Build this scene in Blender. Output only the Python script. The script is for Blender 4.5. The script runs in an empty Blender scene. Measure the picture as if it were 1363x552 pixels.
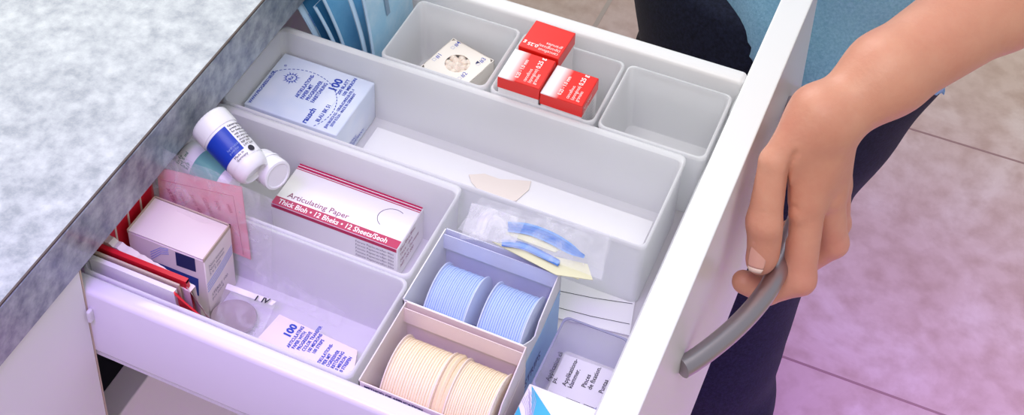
import bpy, bmesh, math, random
import numpy as np
from mathutils import Vector, Matrix, noise
random.seed(7)
PI = math.pi
C = bpy.context.scene.collection
# ------------------------------------------------------------------ camera model (frame 1363 x 552)
F, CX, CY, CAMZ = 2086.2525, 583.90967, -189.86779, 0.75
RM = Matrix(((0.90571736, 0.42385209, 0.00504753), (0.24686663, -0.51776744, -0.81912987), (-0.34457646, 0.7431462, -0.5735859)))
RT = RM.transposed()
CAM = Vector((0, 0, CAMZ))
def at(x, y, z=0.0):
    d = RT @ Vector(((x-CX)/F, (y-CY)/F, 1)); return CAM + d*((z-CAMZ)/d.z)
def aty(x, y, Y):
    d = RT @ Vector(((x-CX)/F, (y-CY)/F, 1)); return CAM + d*(Y/d.y)
def cam2w(v): return RT @ Vector(v) + CAM
def pd(x, y, d): return ((x-CX)/F*d, (y-CY)/F*d, d)      # a point of the hand's skeleton in metres

# ------------------------------------------------------------------ materials
def lin(c):
    return tuple((v/255/12.92 if v/255 <= .04045 else ((v/255+.055)/1.055)**2.4) for v in c)
def mat(name, rgb, rough=.5, spec=.5, metal=0, noise_s=None, rgb2=None, bump=0, bump_s=200, sss=0, coat=0, detail=6, lo=.35, hi=.65, trans=0, alpha=None, sheen=0, ior=1.5):
    m = bpy.data.materials.new(name); m.use_nodes = True
    nt = m.node_tree; b = nt.nodes['Principled BSDF']
    b.inputs['Base Color'].default_value = (*lin(rgb), 1); b.inputs['Roughness'].default_value = rough
    b.inputs['Specular IOR Level'].default_value = spec; b.inputs['Metallic'].default_value = metal
    b.inputs['Coat Weight'].default_value = coat; b.inputs['Transmission Weight'].default_value = trans
    b.inputs['Sheen Weight'].default_value = sheen; b.inputs['IOR'].default_value = ior
    if alpha is not None: b.inputs['Alpha'].default_value = alpha
    if sss:
        b.inputs['Subsurface Weight'].default_value = sss; b.inputs['Subsurface Radius'].default_value = (.006, .003, .002); b.inputs['Subsurface Scale'].default_value = 1
    tc = nt.nodes.new('ShaderNodeTexCoord')
    if rgb2 is not None:
        n = nt.nodes.new('ShaderNodeTexNoise'); n.inputs['Scale'].default_value = noise_s; n.inputs['Detail'].default_value = detail; n.inputs['Roughness'].default_value = .65
        nt.links.new(tc.outputs['Object'], n.inputs['Vector'])
        r = nt.nodes.new('ShaderNodeValToRGB'); r.color_ramp.elements[0].position = lo; r.color_ramp.elements[1].position = hi
        r.color_ramp.elements[0].color = (*lin(rgb), 1); r.color_ramp.elements[1].color = (*lin(rgb2), 1)
        nt.links.new(n.outputs['Fac'], r.inputs['Fac']); nt.links.new(r.outputs['Color'], b.inputs['Base Color'])
    if bump:
        n2 = nt.nodes.new('ShaderNodeTexNoise'); n2.inputs['Scale'].default_value = bump_s; n2.inputs['Detail'].default_value = 4
        nt.links.new(tc.outputs['Object'], n2.inputs['Vector'])
        bn = nt.nodes.new('ShaderNodeBump'); bn.inputs['Strength'].default_value = bump; bn.inputs['Distance'].default_value = .001
        nt.links.new(n2.outputs['Fac'], bn.inputs['Height']); nt.links.new(bn.outputs['Normal'], b.inputs['Normal'])
    return m
def film(name, fac, tint=(255, 255, 255), rough=.15, gloss_rgb=(245, 245, 250), lo=.6, hi=2.0):
    m = bpy.data.materials.new(name); m.use_nodes = True; nt = m.node_tree; b = nt.nodes['Principled BSDF']; out = nt.nodes['Material Output']
    b.inputs['Base Color'].default_value = (*lin(gloss_rgb), 1); b.inputs['Roughness'].default_value = rough
    t = nt.nodes.new('ShaderNodeBsdfTransparent'); t.inputs['Color'].default_value = (*lin(tint), 1)
    mx = nt.nodes.new('ShaderNodeMixShader')
    tc = nt.nodes.new('ShaderNodeTexCoord'); n = nt.nodes.new('ShaderNodeTexNoise'); n.inputs['Scale'].default_value = 55; n.inputs['Detail'].default_value = 5
    n.inputs['Distortion'].default_value = 1.5
    nt.links.new(tc.outputs['Object'], n.inputs['Vector'])
    mr = nt.nodes.new('ShaderNodeMapRange'); mr.inputs['From Min'].default_value = .4; mr.inputs['From Max'].default_value = .72
    mr.inputs['To Min'].default_value = fac*lo; mr.inputs['To Max'].default_value = min(1, fac*hi)
    nt.links.new(n.outputs['Fac'], mr.inputs['Value']); nt.links.new(mr.outputs['Result'], mx.inputs['Fac'])
    nt.links.new(t.outputs['BSDF'], mx.inputs[1]); nt.links.new(b.outputs['BSDF'], mx.inputs[2]); nt.links.new(mx.outputs['Shader'], out.inputs['Surface'])
    bn = nt.nodes.new('ShaderNodeBump'); bn.inputs['Strength'].default_value = .6; bn.inputs['Distance'].default_value = .002
    nt.links.new(n.outputs['Fac'], bn.inputs['Height']); nt.links.new(bn.outputs['Normal'], b.inputs['Normal'])
    return m

M = {}
M['plastic'] = mat('tray_plastic', (246, 246, 247), .38, .4, sss=.0)
def translucent(m, rgb, k):
    nt = m.node_tree; b = nt.nodes['Principled BSDF']; t = nt.nodes.new('ShaderNodeBsdfTranslucent'); t.inputs['Color'].default_value = (*lin(rgb), 1)
    mx = nt.nodes.new('ShaderNodeMixShader'); mx.inputs['Fac'].default_value = k
    nt.links.new(b.outputs['BSDF'], mx.inputs[1]); nt.links.new(t.outputs['BSDF'], mx.inputs[2]); nt.links.new(mx.outputs['Shader'], nt.nodes['Material Output'].inputs['Surface'])
translucent(M['plastic'], (246, 247, 249), .42)
M['lacquer'] = mat('white_lacquer', (236, 235, 236), .28, .5)
M['side'] = mat('drawer_side_lacquer', (226, 224, 232), .12, .5)
M['door'] = mat('door_laminate', (232, 230, 232), .45, .4)
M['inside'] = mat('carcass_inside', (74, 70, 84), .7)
M['laminate'] = mat('speckled_laminate', (84, 96, 114), .34, .8, noise_s=85, rgb2=(168, 176, 180), bump=.02, bump_s=600, detail=12, lo=.34, hi=.68, ior=1.6, coat=.3)
M['brown'] = mat('laminate_joint', (84, 72, 66), .6)
M['white'] = mat('white_card', (238, 236, 236), .5)
M['whitegloss'] = mat('white_gloss_card', (240, 238, 238), .25)
M['cream'] = mat('cream_card', (226, 208, 190), .6)
M['creamy'] = mat('cream_white_card', (240, 232, 222), .5)
M['kraft'] = mat('raw_card', (198, 178, 160), .8)
M['boxwhite'] = mat('offwhite_carton', (234, 222, 218), .5)
M['magenta'] = mat('magenta_print', (186, 22, 84), .4)
M['blueink'] = mat('blue_print', (34, 66, 178), .5)
M['navyink'] = mat('navy_print', (28, 34, 92), .45)
M['bluebar'] = mat('blue_bar_print', (32, 60, 140), .45)
M['thinblue'] = mat('pale_blue_print', (120, 140, 205), .5)
M['greyink'] = mat('grey_print', (120, 112, 130), .6)
M['blackink'] = mat('black_print', (40, 38, 50), .6)
M['redinktext'] = mat('plum_print', (150, 70, 110), .6)
M['red'] = mat('red_carton', (232, 34, 26), .3)
M['redpaper'] = mat('red_paper', (208, 22, 44), .45)
M['redtext'] = mat('white_print', (248, 240, 238), .4)
M['packfilm'] = mat('milky_blue_plastic', (214, 224, 244), .25, noise_s=30, rgb2=(226, 232, 246), detail=2)
M['packside'] = mat('milky_plastic_side', (206, 216, 232), .3)
M['bluetape'] = mat('pale_blue_strip', (176, 202, 242), .55)
M['blueridge'] = mat('pale_blue_strip_edge', (120, 160, 222), .6)
M['blueflange'] = mat('clear_blue_flange', (208, 220, 246), .35)
M['yeltape'] = mat('pale_yellow_strip', (248, 232, 186), .55)
M['yelridge'] = mat('pale_yellow_strip_edge', (222, 198, 152), .6)
M['yelflange'] = mat('cream_flange', (244, 228, 204), .4)
M['cartonblue'] = mat('lavender_carton_inside', (216, 222, 240), .5)
M['cartoncream'] = mat('cream_carton_inside', (236, 218, 204), .5)
M['sideblue'] = mat('sky_blue_print', (136, 190, 232), .35)
M['teal'] = mat('teal_print', (60, 176, 208), .4)
M['lineart'] = mat('line_art_print', (190, 180, 208), .6)
M['tealglass'] = mat('teal_label', (112, 178, 168), .3)
M['green'] = mat('green_print', (30, 120, 80), .5)
M['bottle'] = mat('bottle_plastic', (240, 240, 242), .3)
M['bluelabel'] = mat('blue_label', (18, 58, 176), .3)
M['pink'] = mat('pink_paper', (232, 150, 162), .6, noise_s=30, rgb2=(240, 168, 176))
M['pinkink'] = mat('pink_print', (170, 84, 108), .6)
M['scrap'] = mat('beige_paper', (236, 226, 214), .7)
M['paper'] = mat('plain_paper', (240, 240, 240), .7)
M['yellowcard'] = mat('pale_yellow_card', (224, 222, 182), .6)
M['stripblue'] = mat('blue_film_strip', (96, 156, 226), .35)
M['stripdark'] = mat('deep_blue_film_strip', (58, 120, 200), .35)
M['crown'] = mat('tooth_ivory', (240, 222, 206), .25, sss=.2)
M['disc'] = mat('grey_rubber', (160, 146, 148), .5)
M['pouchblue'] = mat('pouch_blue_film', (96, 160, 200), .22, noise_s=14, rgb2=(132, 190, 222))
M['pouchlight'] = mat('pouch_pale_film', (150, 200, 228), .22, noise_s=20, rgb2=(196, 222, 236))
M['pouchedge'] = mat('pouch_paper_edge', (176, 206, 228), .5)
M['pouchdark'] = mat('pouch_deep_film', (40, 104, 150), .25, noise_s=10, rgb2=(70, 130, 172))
M['pouchmark'] = mat('pouch_blue_mark', (20, 100, 190), .4)
M['pouchgrey'] = mat('pouch_grey_mark', (120, 150, 176), .4)
M['steel'] = mat('brushed_steel', (176, 168, 176), .36, metal=1, bump=.05, bump_s=400)
M['skin'] = mat('skin', (222, 162, 136), .45, .45, noise_s=22, rgb2=(212, 142, 120), bump=.22, bump_s=330, sss=.15, lo=.3, hi=.75)
M['nail'] = mat('fingernail', (224, 164, 148), .2, .6, coat=.5)
M['nailtip'] = mat('nail_tip', (236, 206, 190), .25)
M['denim'] = mat('dark_denim', (14, 16, 30), .85, .15, noise_s=300, rgb2=(28, 32, 52), bump=.3, bump_s=900, sheen=.05)
M['shirt'] = mat('blue_jersey', (116, 168, 198), .85, .2, noise_s=420, rgb2=(142, 192, 218), bump=.35, bump_s=700, sheen=.15)
M['shoe'] = mat('white_leather', (226, 226, 226), .5)
M['bag'] = film('clear_bag_film', .18)
M['bagmilk'] = film('milky_bag_film', .30)
M['bagthin'] = film('thin_bag_film', .09)
M['clearbox'] = film('clear_plastic_wall', .14, (240, 240, 248), .08, lo=1, hi=1)
M['clearedge'] = mat('clear_plastic_edge', (150, 150, 178), .15)
M['wrap'] = film('shrink_wrap', .06, (252, 252, 255), .06, lo=.9, hi=1.3)

# floor: large stone tiles with thin joints
def floor_mat():
    m = bpy.data.materials.new('stone_tile'); m.use_nodes = True; nt = m.node_tree; b = nt.nodes['Principled BSDF']
    g = nt.nodes.new('ShaderNodeNewGeometry')
    n = nt.nodes.new('ShaderNodeTexNoise'); n.inputs['Scale'].default_value = 7; n.inputs['Detail'].default_value = 12; n.inputs['Roughness'].default_value = .68
    n.inputs['Distortion'].default_value = .6
    r = nt.nodes.new('ShaderNodeValToRGB'); e = r.color_ramp.elements
    e[0].position = .30; e[0].color = (*lin((212, 188, 172)), 1); e[1].position = .70; e[1].color = (*lin((236, 220, 208)), 1)
    k = e.new(.5); k.color = (*lin((222, 200, 186)), 1)
    nt.links.new(g.outputs['Position'], n.inputs['Vector']); nt.links.new(n.outputs['Fac'], r.inputs['Fac'])
    n3 = nt.nodes.new('ShaderNodeTexNoise'); n3.inputs['Scale'].default_value = 38; n3.inputs['Detail'].default_value = 6
    nt.links.new(g.outputs['Position'], n3.inputs['Vector'])
    r3 = nt.nodes.new('ShaderNodeValToRGB'); r3.color_ramp.elements[0].position = .3; r3.color_ramp.elements[0].color = (*lin((228, 218, 212)), 1); r3.color_ramp.elements[1].position = .6; r3.color_ramp.elements[1].color = (1, 1, 1, 1)
    nt.links.new(n3.outputs['Fac'], r3.inputs['Fac'])
    mu = nt.nodes.new('ShaderNodeMix'); mu.data_type = 'RGBA'; mu.blend_type = 'MULTIPLY'; mu.inputs['Factor'].default_value = .8
    nt.links.new(r.outputs['Color'], mu.inputs['A']); nt.links.new(r3.outputs['Color'], mu.inputs['B'])
    nt.links.new(mu.outputs['Result'], b.inputs['Base Color']); b.inputs['Roughness'].default_value = .5
    return m
M['tile'] = floor_mat()
M['grout'] = mat('tile_joint', (170, 140, 132), .8)
M['groutlight'] = mat('pale_tile_joint', (200, 188, 176), .8)

def fade_mat():                                            # printed red-to-white fade on the carton lid
    m = bpy.data.materials.new('red_fade_print'); m.use_nodes = True; nt = m.node_tree; b = nt.nodes['Principled BSDF']
    tc = nt.nodes.new('ShaderNodeTexCoord'); s = nt.nodes.new('ShaderNodeSeparateXYZ'); nt.links.new(tc.outputs['Object'], s.inputs[0])
    r = nt.nodes.new('ShaderNodeValToRGB'); mr = nt.nodes.new('ShaderNodeMapRange')
    mr.inputs['From Min'].default_value = -.0155; mr.inputs['From Max'].default_value = .0155
    nt.links.new(s.outputs['X'], mr.inputs['Value']); nt.links.new(mr.outputs['Result'], r.inputs['Fac'])
    r.color_ramp.elements[0].position = .2; r.color_ramp.elements[0].color = (*lin((244, 238, 240)), 1)
    r.color_ramp.elements[1].position = .42; r.color_ramp.elements[1].color = (*lin((232, 34, 26)), 1)
    nt.links.new(r.outputs['Color'], b.inputs['Base Color']); b.inputs['Roughness'].default_value = .25
    return m
M['redfade'] = fade_mat()

# ------------------------------------------------------------------ mesh builder
class MB:
    def __init__(s): s.v = []; s.f = []; s.mi = []; s.sm = []; s.mats = []
    def mid(s, m):
        if m not in s.mats: s.mats.append(m)
        return s.mats.index(m)
    def raw(s, vs, fs, m, smooth=False, mx=None):
        o = len(s.v); k = s.mid(m)
        for v in vs: s.v.append((mx @ Vector(v)) if mx else Vector(v))
        for f in fs: s.f.append([i+o for i in f]); s.mi.append(k); s.sm.append(smooth)
        return s
    def bm(s, b, m, smooth=False, mx=None):
        b.verts.index_update(); s.raw([v.co.copy() for v in b.verts], [[v.index for v in f.verts] for f in b.faces], m, smooth, mx); b.free(); return s
    def box(s, x0, x1, y0, y1, z0, z1, m, bev=0, seg=2, mx=None, smooth=False):
        b = bmesh.new(); bmesh.ops.create_cube(b, size=1)
        for v in b.verts: v.co = Vector((x0+(v.co.x+.5)*(x1-x0), y0+(v.co.y+.5)*(y1-y0), z0+(v.co.z+.5)*(z1-z0)))
        if bev: bmesh.ops.bevel(b, geom=b.edges[:], offset=bev, segments=seg, profile=.5, affect='EDGES')
        return s.bm(b, m, smooth, mx)
    def prism(s, pts, h, m, mx=None, m2=None):             # polygon (3D points, any plane), thickened by vector h
        n = len(pts); p = [Vector(q) for q in pts]; h = Vector(h)
        s.raw(p + [q+h for q in p], [list(range(n))[::-1]], m2 or m, mx=mx)
        o = len(s.v)-2*n; k = s.mid(m)
        s.f.append([o+n+i for i in range(n)]); s.mi.append(k); s.sm.append(False)
        for i in range(n):
            s.f.append([o+i, o+(i+1) % n, o+n+(i+1) % n, o+n+i]); s.mi.append(s.mid(m2 or m)); s.sm.append(False)
        return s
    def loft(s, rings, m, closed=True, cap0=False, cap1=False, smooth=True, mx=None):
        n = len(rings[0]); vs = [v for r in rings for v in r]; fs = []
        for a in range(len(rings)-1):
            for i in range(n if closed else n-1):
                j = (i+1) % n; fs.append([a*n+i, a*n+j, (a+1)*n+j, (a+1)*n+i])
        if cap0: fs.append(list(range(n))[::-1])
        if cap1: fs.append([(len(rings)-1)*n+i for i in range(n)])
        return s.raw(vs, fs, m, smooth, mx)
    def tube(s, pts, r, m, n=10, flat=1.0, mx=None):
        pts = [Vector(p) for p in pts]; rings = []
        for i, p in enumerate(pts):
            t = (pts[min(i+1, len(pts)-1)]-pts[max(i-1, 0)]).normalized(); u = t.cross(Vector((0, 0, 1)))
            u = u.normalized() if u.length > 1e-4 else Vector((1, 0, 0)); w = u.cross(t)
            rr = r[i] if isinstance(r, (list, tuple)) else r
            rings.append([p + u*math.cos(2*PI*k/n)*rr + w*math.sin(2*PI*k/n)*rr*flat for k in range(n)])
        return s.loft(rings, m, True, True, True, True, mx)
    def lathe(s, prof, m, n=40, mx=None, cap0=True, cap1=True, smooth=True):   # prof [(r, h)] about local Z
        return s.loft([[Vector((r*math.cos(2*PI*k/n), r*math.sin(2*PI*k/n), h)) for k in range(n)] for r, h in prof], m, True, cap0, cap1, smooth, mx)
    def quad(s, a, b, c, d, m): return s.raw([a, b, c, d], [[0, 1, 2, 3]], m)
    def text(s, body, size, org, dx, up, m, bold=0, sx=1.0, mx=None):
        cu = bpy.data.curves.new('t', 'FONT'); cu.body = body; cu.size = size; cu.offset = bold; cu.resolution_u = 2; cu.space_line = .95
        ob = bpy.data.objects.new('t', cu); me = bpy.data.meshes.new_from_object(ob)
        dx = Vector(dx).normalized(); up = Vector(up).normalized(); org = Vector(org)
        s.raw([org+dx*v.co.x*sx+up*v.co.y for v in me.vertices], [list(p.vertices) for p in me.polygons], m, mx=mx)
        bpy.data.objects.remove(ob); bpy.data.curves.remove(cu); bpy.data.meshes.remove(me); return s
    def build(s, name, parent=None, org=None, autosmooth=True):
        org = Vector(org) if org is not None else (parent['_o'] if parent is not None else Vector((0, 0, 0)))
        org = Vector(org)
        me = bpy.data.meshes.new(name); me.from_pydata([tuple(v-org) for v in s.v], [], s.f); me.update()
        for m in s.mats: me.materials.append(m)
        me.polygons.foreach_set('material_index', s.mi); me.polygons.foreach_set('use_smooth', s.sm)
        if autosmooth and any(s.sm): me.set_sharp_from_angle(angle=math.radians(38))
        o = bpy.data.objects.new(name, me); C.objects.link(o)
        if parent is not None: o.parent = parent; o['_o'] = tuple(org)
        else: o.location = org; o['_o'] = tuple(org)
        return o
def thing(name, loc, label, cat, group=None):
    o = bpy.data.objects.new(name, None); C.objects.link(o); o.location = loc; o.empty_display_size = .01
    o['label'] = label; o['category'] = cat; o['_o'] = tuple(loc)
    if group: o['group'] = group
    return o
def tag(o, label, cat, group=None, kind=None):
    if label: o['label'] = label
    if cat: o['category'] = cat
    if group: o['group'] = group
    if kind: o['kind'] = kind
    return o
def struct(o): o['kind'] = 'structure'; return o
def dup(root, loc=None, rot=None, label=None):
    r = root.copy(); C.objects.link(r)
    if loc is not None: r.location = loc
    if rot is not None: r.rotation_euler = rot
    if label: r['label'] = label
    for ch in list(root.children):
        c = ch.copy(); C.objects.link(c); c.parent = r
        for g in ch.children:
            d = g.copy(); C.objects.link(d); d.parent = c
    return r
def rrect(x0, x1, y0, y1, r, z, n=5):
    out = []
    for cx, cy, a0 in ((x1-r, y1-r, 0), (x0+r, y1-r, 90), (x0+r, y0+r, 180), (x1-r, y0+r, 270)):
        for i in range(n+1):
            a = math.radians(a0+90*i/n); out.append(Vector((cx+r*math.cos(a), cy+r*math.sin(a), z)))
    return out
X, Y, Z = Vector((1, 0, 0)), Vector((0, 1, 0)), Vector((0, 0, 1))
FL = -.0555                                                # inside floor height of the trays

# ------------------------------------------------------------------ the setting
fz = -.85
b = MB(); b.box(-3, 3, -1.5, 4.5, fz-.05, fz, M['tile'])
for yy, m in ((1.289, 'grout'), (1.7505, 'grout'), (.83, 'grout'), (2.21, 'grout'), (2.67, 'grout')):
    b.box(-3, 3, yy-.0016, yy+.0016, fz-.001, fz+.0004, M[m])
for xx in (-1.471, -.551, .369, 1.289):
    b.box(xx-.0035, xx+.0035, -1.5, 4.5, fz-.001, fz+.0006, M['groutlight'])
struct(b.build('floor'))

b = MB().box(-3.1, 3, 4.5, 4.6, fz, 1.9, mat('painted_wall', (226, 222, 216), .8)); struct(b.build('wall_back'))
b = MB().box(-3.1, -3, -1.5, 4.5, fz, 1.9, mat('painted_side_wall', (226, 222, 216), .8)); struct(b.build('wall_left'))
b = MB().box(-3.1, 3, -1.6, -1.5, fz, 1.9, mat('painted_front_wall', (222, 218, 214), .8)); struct(b.build('wall_front'))  # unseen wall, added to cut ambient light from behind the camera; encloses the room
# countertop
t = thing('countertop', (-.449, .6, .022), 'mottled blue grey laminate countertop with dark front edge above the open drawer', 'countertop')
b = MB(); b.box(-1.35, -.4495, -.6, 2.2, .0225, .0617, M['laminate'], .0004, 1); b.build('slab', t)
b = MB(); b.box(-.4497, -.4482, -.6, 2.2, .0220, .0605, M['laminate'], .0003, 1); fe = b.build('front_edge', t)
b = MB(); b.box(-.4500, -.4488, -.6, 2.2, .0606, .0619, M['brown']); b.build('edge_joint', fe)

# cabinet: door below the worktop, lower drawer, carcass
t = thing('base_cabinet', (-.47, .5, fz), 'white base cabinet under the worktop with a flat door left of the open drawer', 'cabinet')
d = MB().box(-.468, -.4503, -.35, .4712, fz+.1, .0205, M['door'], .0008, 1).build('door', t)
MB().box(-.4685, -.4503, .4712, .4722, fz+.1, .0205, M['kraft']).build('edge_band', d)
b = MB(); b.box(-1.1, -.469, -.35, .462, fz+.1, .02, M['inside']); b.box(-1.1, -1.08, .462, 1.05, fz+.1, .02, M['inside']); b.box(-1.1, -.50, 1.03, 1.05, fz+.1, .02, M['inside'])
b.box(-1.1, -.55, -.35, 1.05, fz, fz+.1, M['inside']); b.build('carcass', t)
b = MB(); b.box(-.449, -.4462, .4680, .4722, -.024, -.014, M['plastic'], .001); b.build('slide_bracket', t)
ld = MB().box(-.5085, -.487, .462, 1.03, -.42, -.206, M['lacquer'], .0006, 1).build('lower_drawer_front', t)

# the open drawer
t = thing('drawer', (-.30, .65, -.06), 'white open drawer full of organizer trays, pulled out by the hand', 'drawer')
b = MB(); b.box(-.70, -.1443, .4722, .4848, -.058, 0, M['side'], .0035, 4, smooth=True); b.build('side_rail', t)
b = MB(); b.box(-.70, -.1443, .8155, .8288, -.058, 0, M['lacquer'], .0035, 4, smooth=True); b.build('side_rail', t)
b = MB(); b.box(-.70, -.1443, .4735, .8275, -.061, -.0578, M['plastic']); b.box(-.1475, -.1443, .4848, .8155, -.0578, -.012, M['plastic'], .0008); b.build('base_panel', t)
b = MB(); b.box(-.1443, -.1227, .36, .95, -.203, 0, M['lacquer'], .0009, 2); b.build('front_panel', t)
hp = []
for i in range(41):
    u = i/40; y = .628+u*.262
    if u < .5: bulge = min(1, math.sin(min(1, u/.42)*PI/2)**.9)
    else: bulge = min(1, math.sin(min(1, (1-u)/.42)*PI/2)**.9)
    hp.append((-.1215+.0345*bulge, y, -.0735-.001*bulge))
MB().tube(hp, .0068, M['steel'], 20).build('handle', t)['label'] = 'brushed steel bow handle'

# ------------------------------------------------------------------ organizer trays
def tray(x0, x1, y0, y1, label, thick=.0055, fl=FL, top=-.0006):
    o = (.5*(x0+x1), .5*(y0+y1), -.0575)
    th = .0018; tp = .0022; r = .005
    L = []
    def ring(i, iy1, z, rr): return rrect(x0+i, x1-i, y0+i, y1-iy1, rr, z)
    L.append(ring(tp, tp+.002, fl-.0016, r)); L.append(ring(.0010, .0022, -.012, r)); L.append(ring(.0006, .0020, -.0045, r))
    L.append(ring(0, 0, -.0042, r)); L.append(ring(0, 0, top-.0012, r)); L.append(ring(.0005, .0010, top-.0003, r)); L.append(ring(.0010, .0025, top, r))
    L.append(ring(th-.0004, thick-.001, top-.0003, r)); L.append(ring(th, thick, top-.0014, r))
    L.append(ring(th+tp*.9, thick+tp*.7, fl+.004, r)); L.append(ring(th+tp+.0008, thick+tp, fl+.0012, r)); L.append(ring(th+tp+.004, thick+tp+.003, fl, r))
    b = MB(); b.loft(L, M['plastic'], True, True, True, True)
    ob = b.build('organizer_tray', None, org=o); return tag(ob, label, 'tray', 'white plastic organizer trays')
tray(-.4635, -.158, .6468, .7335, 'longest white organizer tray holding the blue printed paper pack')
tray(-.4635, -.2800, .5640, .6458, 'white organizer tray holding the magenta striped box and the bottles')
tray(-.4635, -.2785, .4858, .5630, 'white organizer tray by the near drawer side holding red booklets and a blue banded box', thick=.002)
tray(-.3860, -.3045, .7345, .8020, 'square white organizer tray holding the box with a round window', thick=.002)
tray(-.3018, -.2250, .7345, .8020, 'square white organizer tray holding three red boxes', thick=.002)
tray(-.2225, -.1472, .7345, .8020, 'empty square white organizer tray beside the drawer front', thick=.002)

# ------------------------------------------------------------------ magenta striped paper box
x0, x1, y0, y1, zt = -.3985, -.3060, .6005, .6400, -.0265
t = thing('paper_box', ((x0+x1)/2, (y0+y1)/2, FL), 'white carton with magenta stripes and white lettering lying in the tray', 'box')
b = MB(); b.box(x0, x1, y0, y1, FL+.0002, zt, M['whitegloss'], .0005, 1)
e = .00015; zt2 = zt+e
def strip(b, xa, xb, ya, yb, z, m): b.quad((xa, ya, z), (xb, ya, z), (xb, yb, z), (xa, yb, z), m)
strip(b, x0+.0003, x1-.0003, y0+.0003, y0+.0072, zt2, M['magenta'])
strip(b, x0+.0003, x1-.0003, y1-.0042, y1-.0003, zt2, M['magenta'])
strip(b, x0+.0003, x1-.0003, y1-.0056, y1-.0049, zt2, M['magenta'])
strip(b, x0+.0003, x1-.0003, y1-.0026, y1-.0020, zt2+e, M['whitegloss'])
b.quad((x0+.0003, y0-e, zt-.0030), (x1-.0003, y0-e, zt-.0030), (x1-.0003, y0-e, zt), (x0+.0003, y0-e, zt), M['magenta'])
b.text('Articulating Paper', .0062, (x0+.007, y0+.0092, zt2), X, Y, M['redinktext'], .00002)
b.text('Thick Bloh \u2022 12 Bheks \u2022 12 Sheets/Seoh', .0058, (x0+.004, y0+.0018, zt2+e), X, Y, M['redtext'], .00012, sx=.86)
for k in range(7):
    b.text('Feinste Papierstreifen blau', .0026, (x1-.030, y0-2*e, zt-.0065-.0032*k), X, Z, M['greyink'])
for k, w in enumerate(('Blau/Blue/Bleu', 'Thick / dick', 'Made in Germany', 'REF 100 200')):
    b.text(w, .0038, (x1+2*e, y0+.004, zt-.006-.005*k), Y, Z, M['redinktext'])
arc = [(x1-.0145+.0095*math.cos(a), y0+.0215+.0085*math.sin(a)) for a in [math.radians(60+i*10) for i in range(19)]]
for (ax, ay), (bx_, by_) in zip(arc, arc[1:]):
    b.tube([(ax, ay, zt2), (bx_, by_, zt2)], .00022, M['greyink'], 4)
b.build('carton', t)
MB().box(x1-.0002, x1+.0002, y0+.0008, y1-.0008, FL+.001, zt-.0007, M['white']).build('end_flap', t)

# ------------------------------------------------------------------ blue printed paper pack in tray A
x0, x1, y0, y1, zt = -.4590, -.3855, .6680, .7262, -.0205
t = thing('paper_pack', ((x0+x1)/2, (y0+y1)/2, FL), 'milky plastic pack printed in blue with a dashed circle and the number 100', 'pack')
b = MB(); b.box(x0, x1, y0, y1, FL+.0002, zt, M['packfilm'], .0012, 3, smooth=True); z = zt+e
cxp, cyp, R = x0+.028, y0+.018, .0325
for k in range(64):
    a0 = 2*PI*k/64; a1 = a0+2*PI/64*.62
    pts = [(cxp+rr*math.cos(a), cyp+rr*.92*math.sin(a)) for rr, a in ((R-.0003, a0), (R+.0003, a0), (R+.0003, a1), (R-.0003, a1))]
    if all(x0+.001 < p[0] < x1-.001 and y0+.001 < p[1] < y1-.001 for p in pts): b.raw([(p[0], p[1], z) for p in pts], [[0, 1, 2, 3]], M['blueink'])
sx_, sy_ = x0+.0175, y0+.0365                                 # sun emblem
ring = [(sx_+rr*math.cos(2*PI*k/32), sy_+rr*math.sin(2*PI*k/32), z) for rr in (.0034, .0039) for k in range(32)]
b.raw(ring, [[k, (k+1) % 32, 32+(k+1) % 32, 32+k] for k in range(32)], M['blueink'])
for k in range(14):
    a = 2*PI*k/14; l = .0068 if k % 2 else .0056
    b.raw([(sx_+.0039*math.cos(a-.13), sy_+.0039*math.sin(a-.13), z), (sx_+.0039*math.cos(a+.13), sy_+.0039*math.sin(a+.13), z), (sx_+l*math.cos(a), sy_+l*math.sin(a), z)], [[0, 1, 2]], M['blueink'])
b.text('Rx', .004, (sx_+.0012, sy_-.0024, z), Y, -X, M['blueink'], .0001)
b.text('\u00ae', .003, (x0+.0085, y0+.045, z), Y, -X, M['blueink'])
for k, (w, oy) in enumerate((('ARTIKULATIONS-', .021), ('PAPIER MIT', .021), ('PROGRESSIVER', .0215), ('FARBT\u00d6NUNG', .021))):
    b.text(w, .0040, (x0+.0315+k*.0042, y0+oy, z), Y, -X, M['blueink'], .00012, sx=.8)
b.text('WWW.PROGRESS100.DE', .0034, (x0+.0045, y0+.002, z), Y, -X, M['blueink'], .0001, sx=.95)
b.text('rausch', .0062, (x0+.0490, y0+.0010, z), Y, -X, M['blueink'], .0002, sx=.95)
b.text('BLAU BK 51', .0042, (x0+.0565, y0+.006, z), Y, -X, M['blueink'], .00012, sx=.85)
b.text('100', .0088, (x0+.0525, y0+.037, z), Y, -X, M['blueink'], .0003)
b.text('200 BLATT', .0035, (x0+.0566, y0+.036, z), Y, -X, M['blueink'], .00012)
b.text('100 MIKRON', .0035, (x0+.0606, y0+.036, z), Y, -X, M['blueink'], .00012)
b.text('JEAN BAUSCH KG - OSKAR-SCHINDLER-STR. 4', .0030, (x0+.0640, y0+.003, z), Y, -X, M['blueink'], .0001, sx=.68)
b.text('50769 K\u00d6LN - MADE IN GERMANY', .0030, (x0+.0670, y0+.006, z), Y, -X, M['blueink'], .0001, sx=.78)
b.text('100 MICRONS\nMADE IN GERMANY', .0040, (x1+2*e, y0+.003, FL+.009), Y, Z, M['blueink'])
b.build('wrapper', t)
MB().box(x1-.0165, x1-.0160, y0+.001, y1-.001, zt, zt+.0001, M['packside']).build('wrapper_seam', t)
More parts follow.
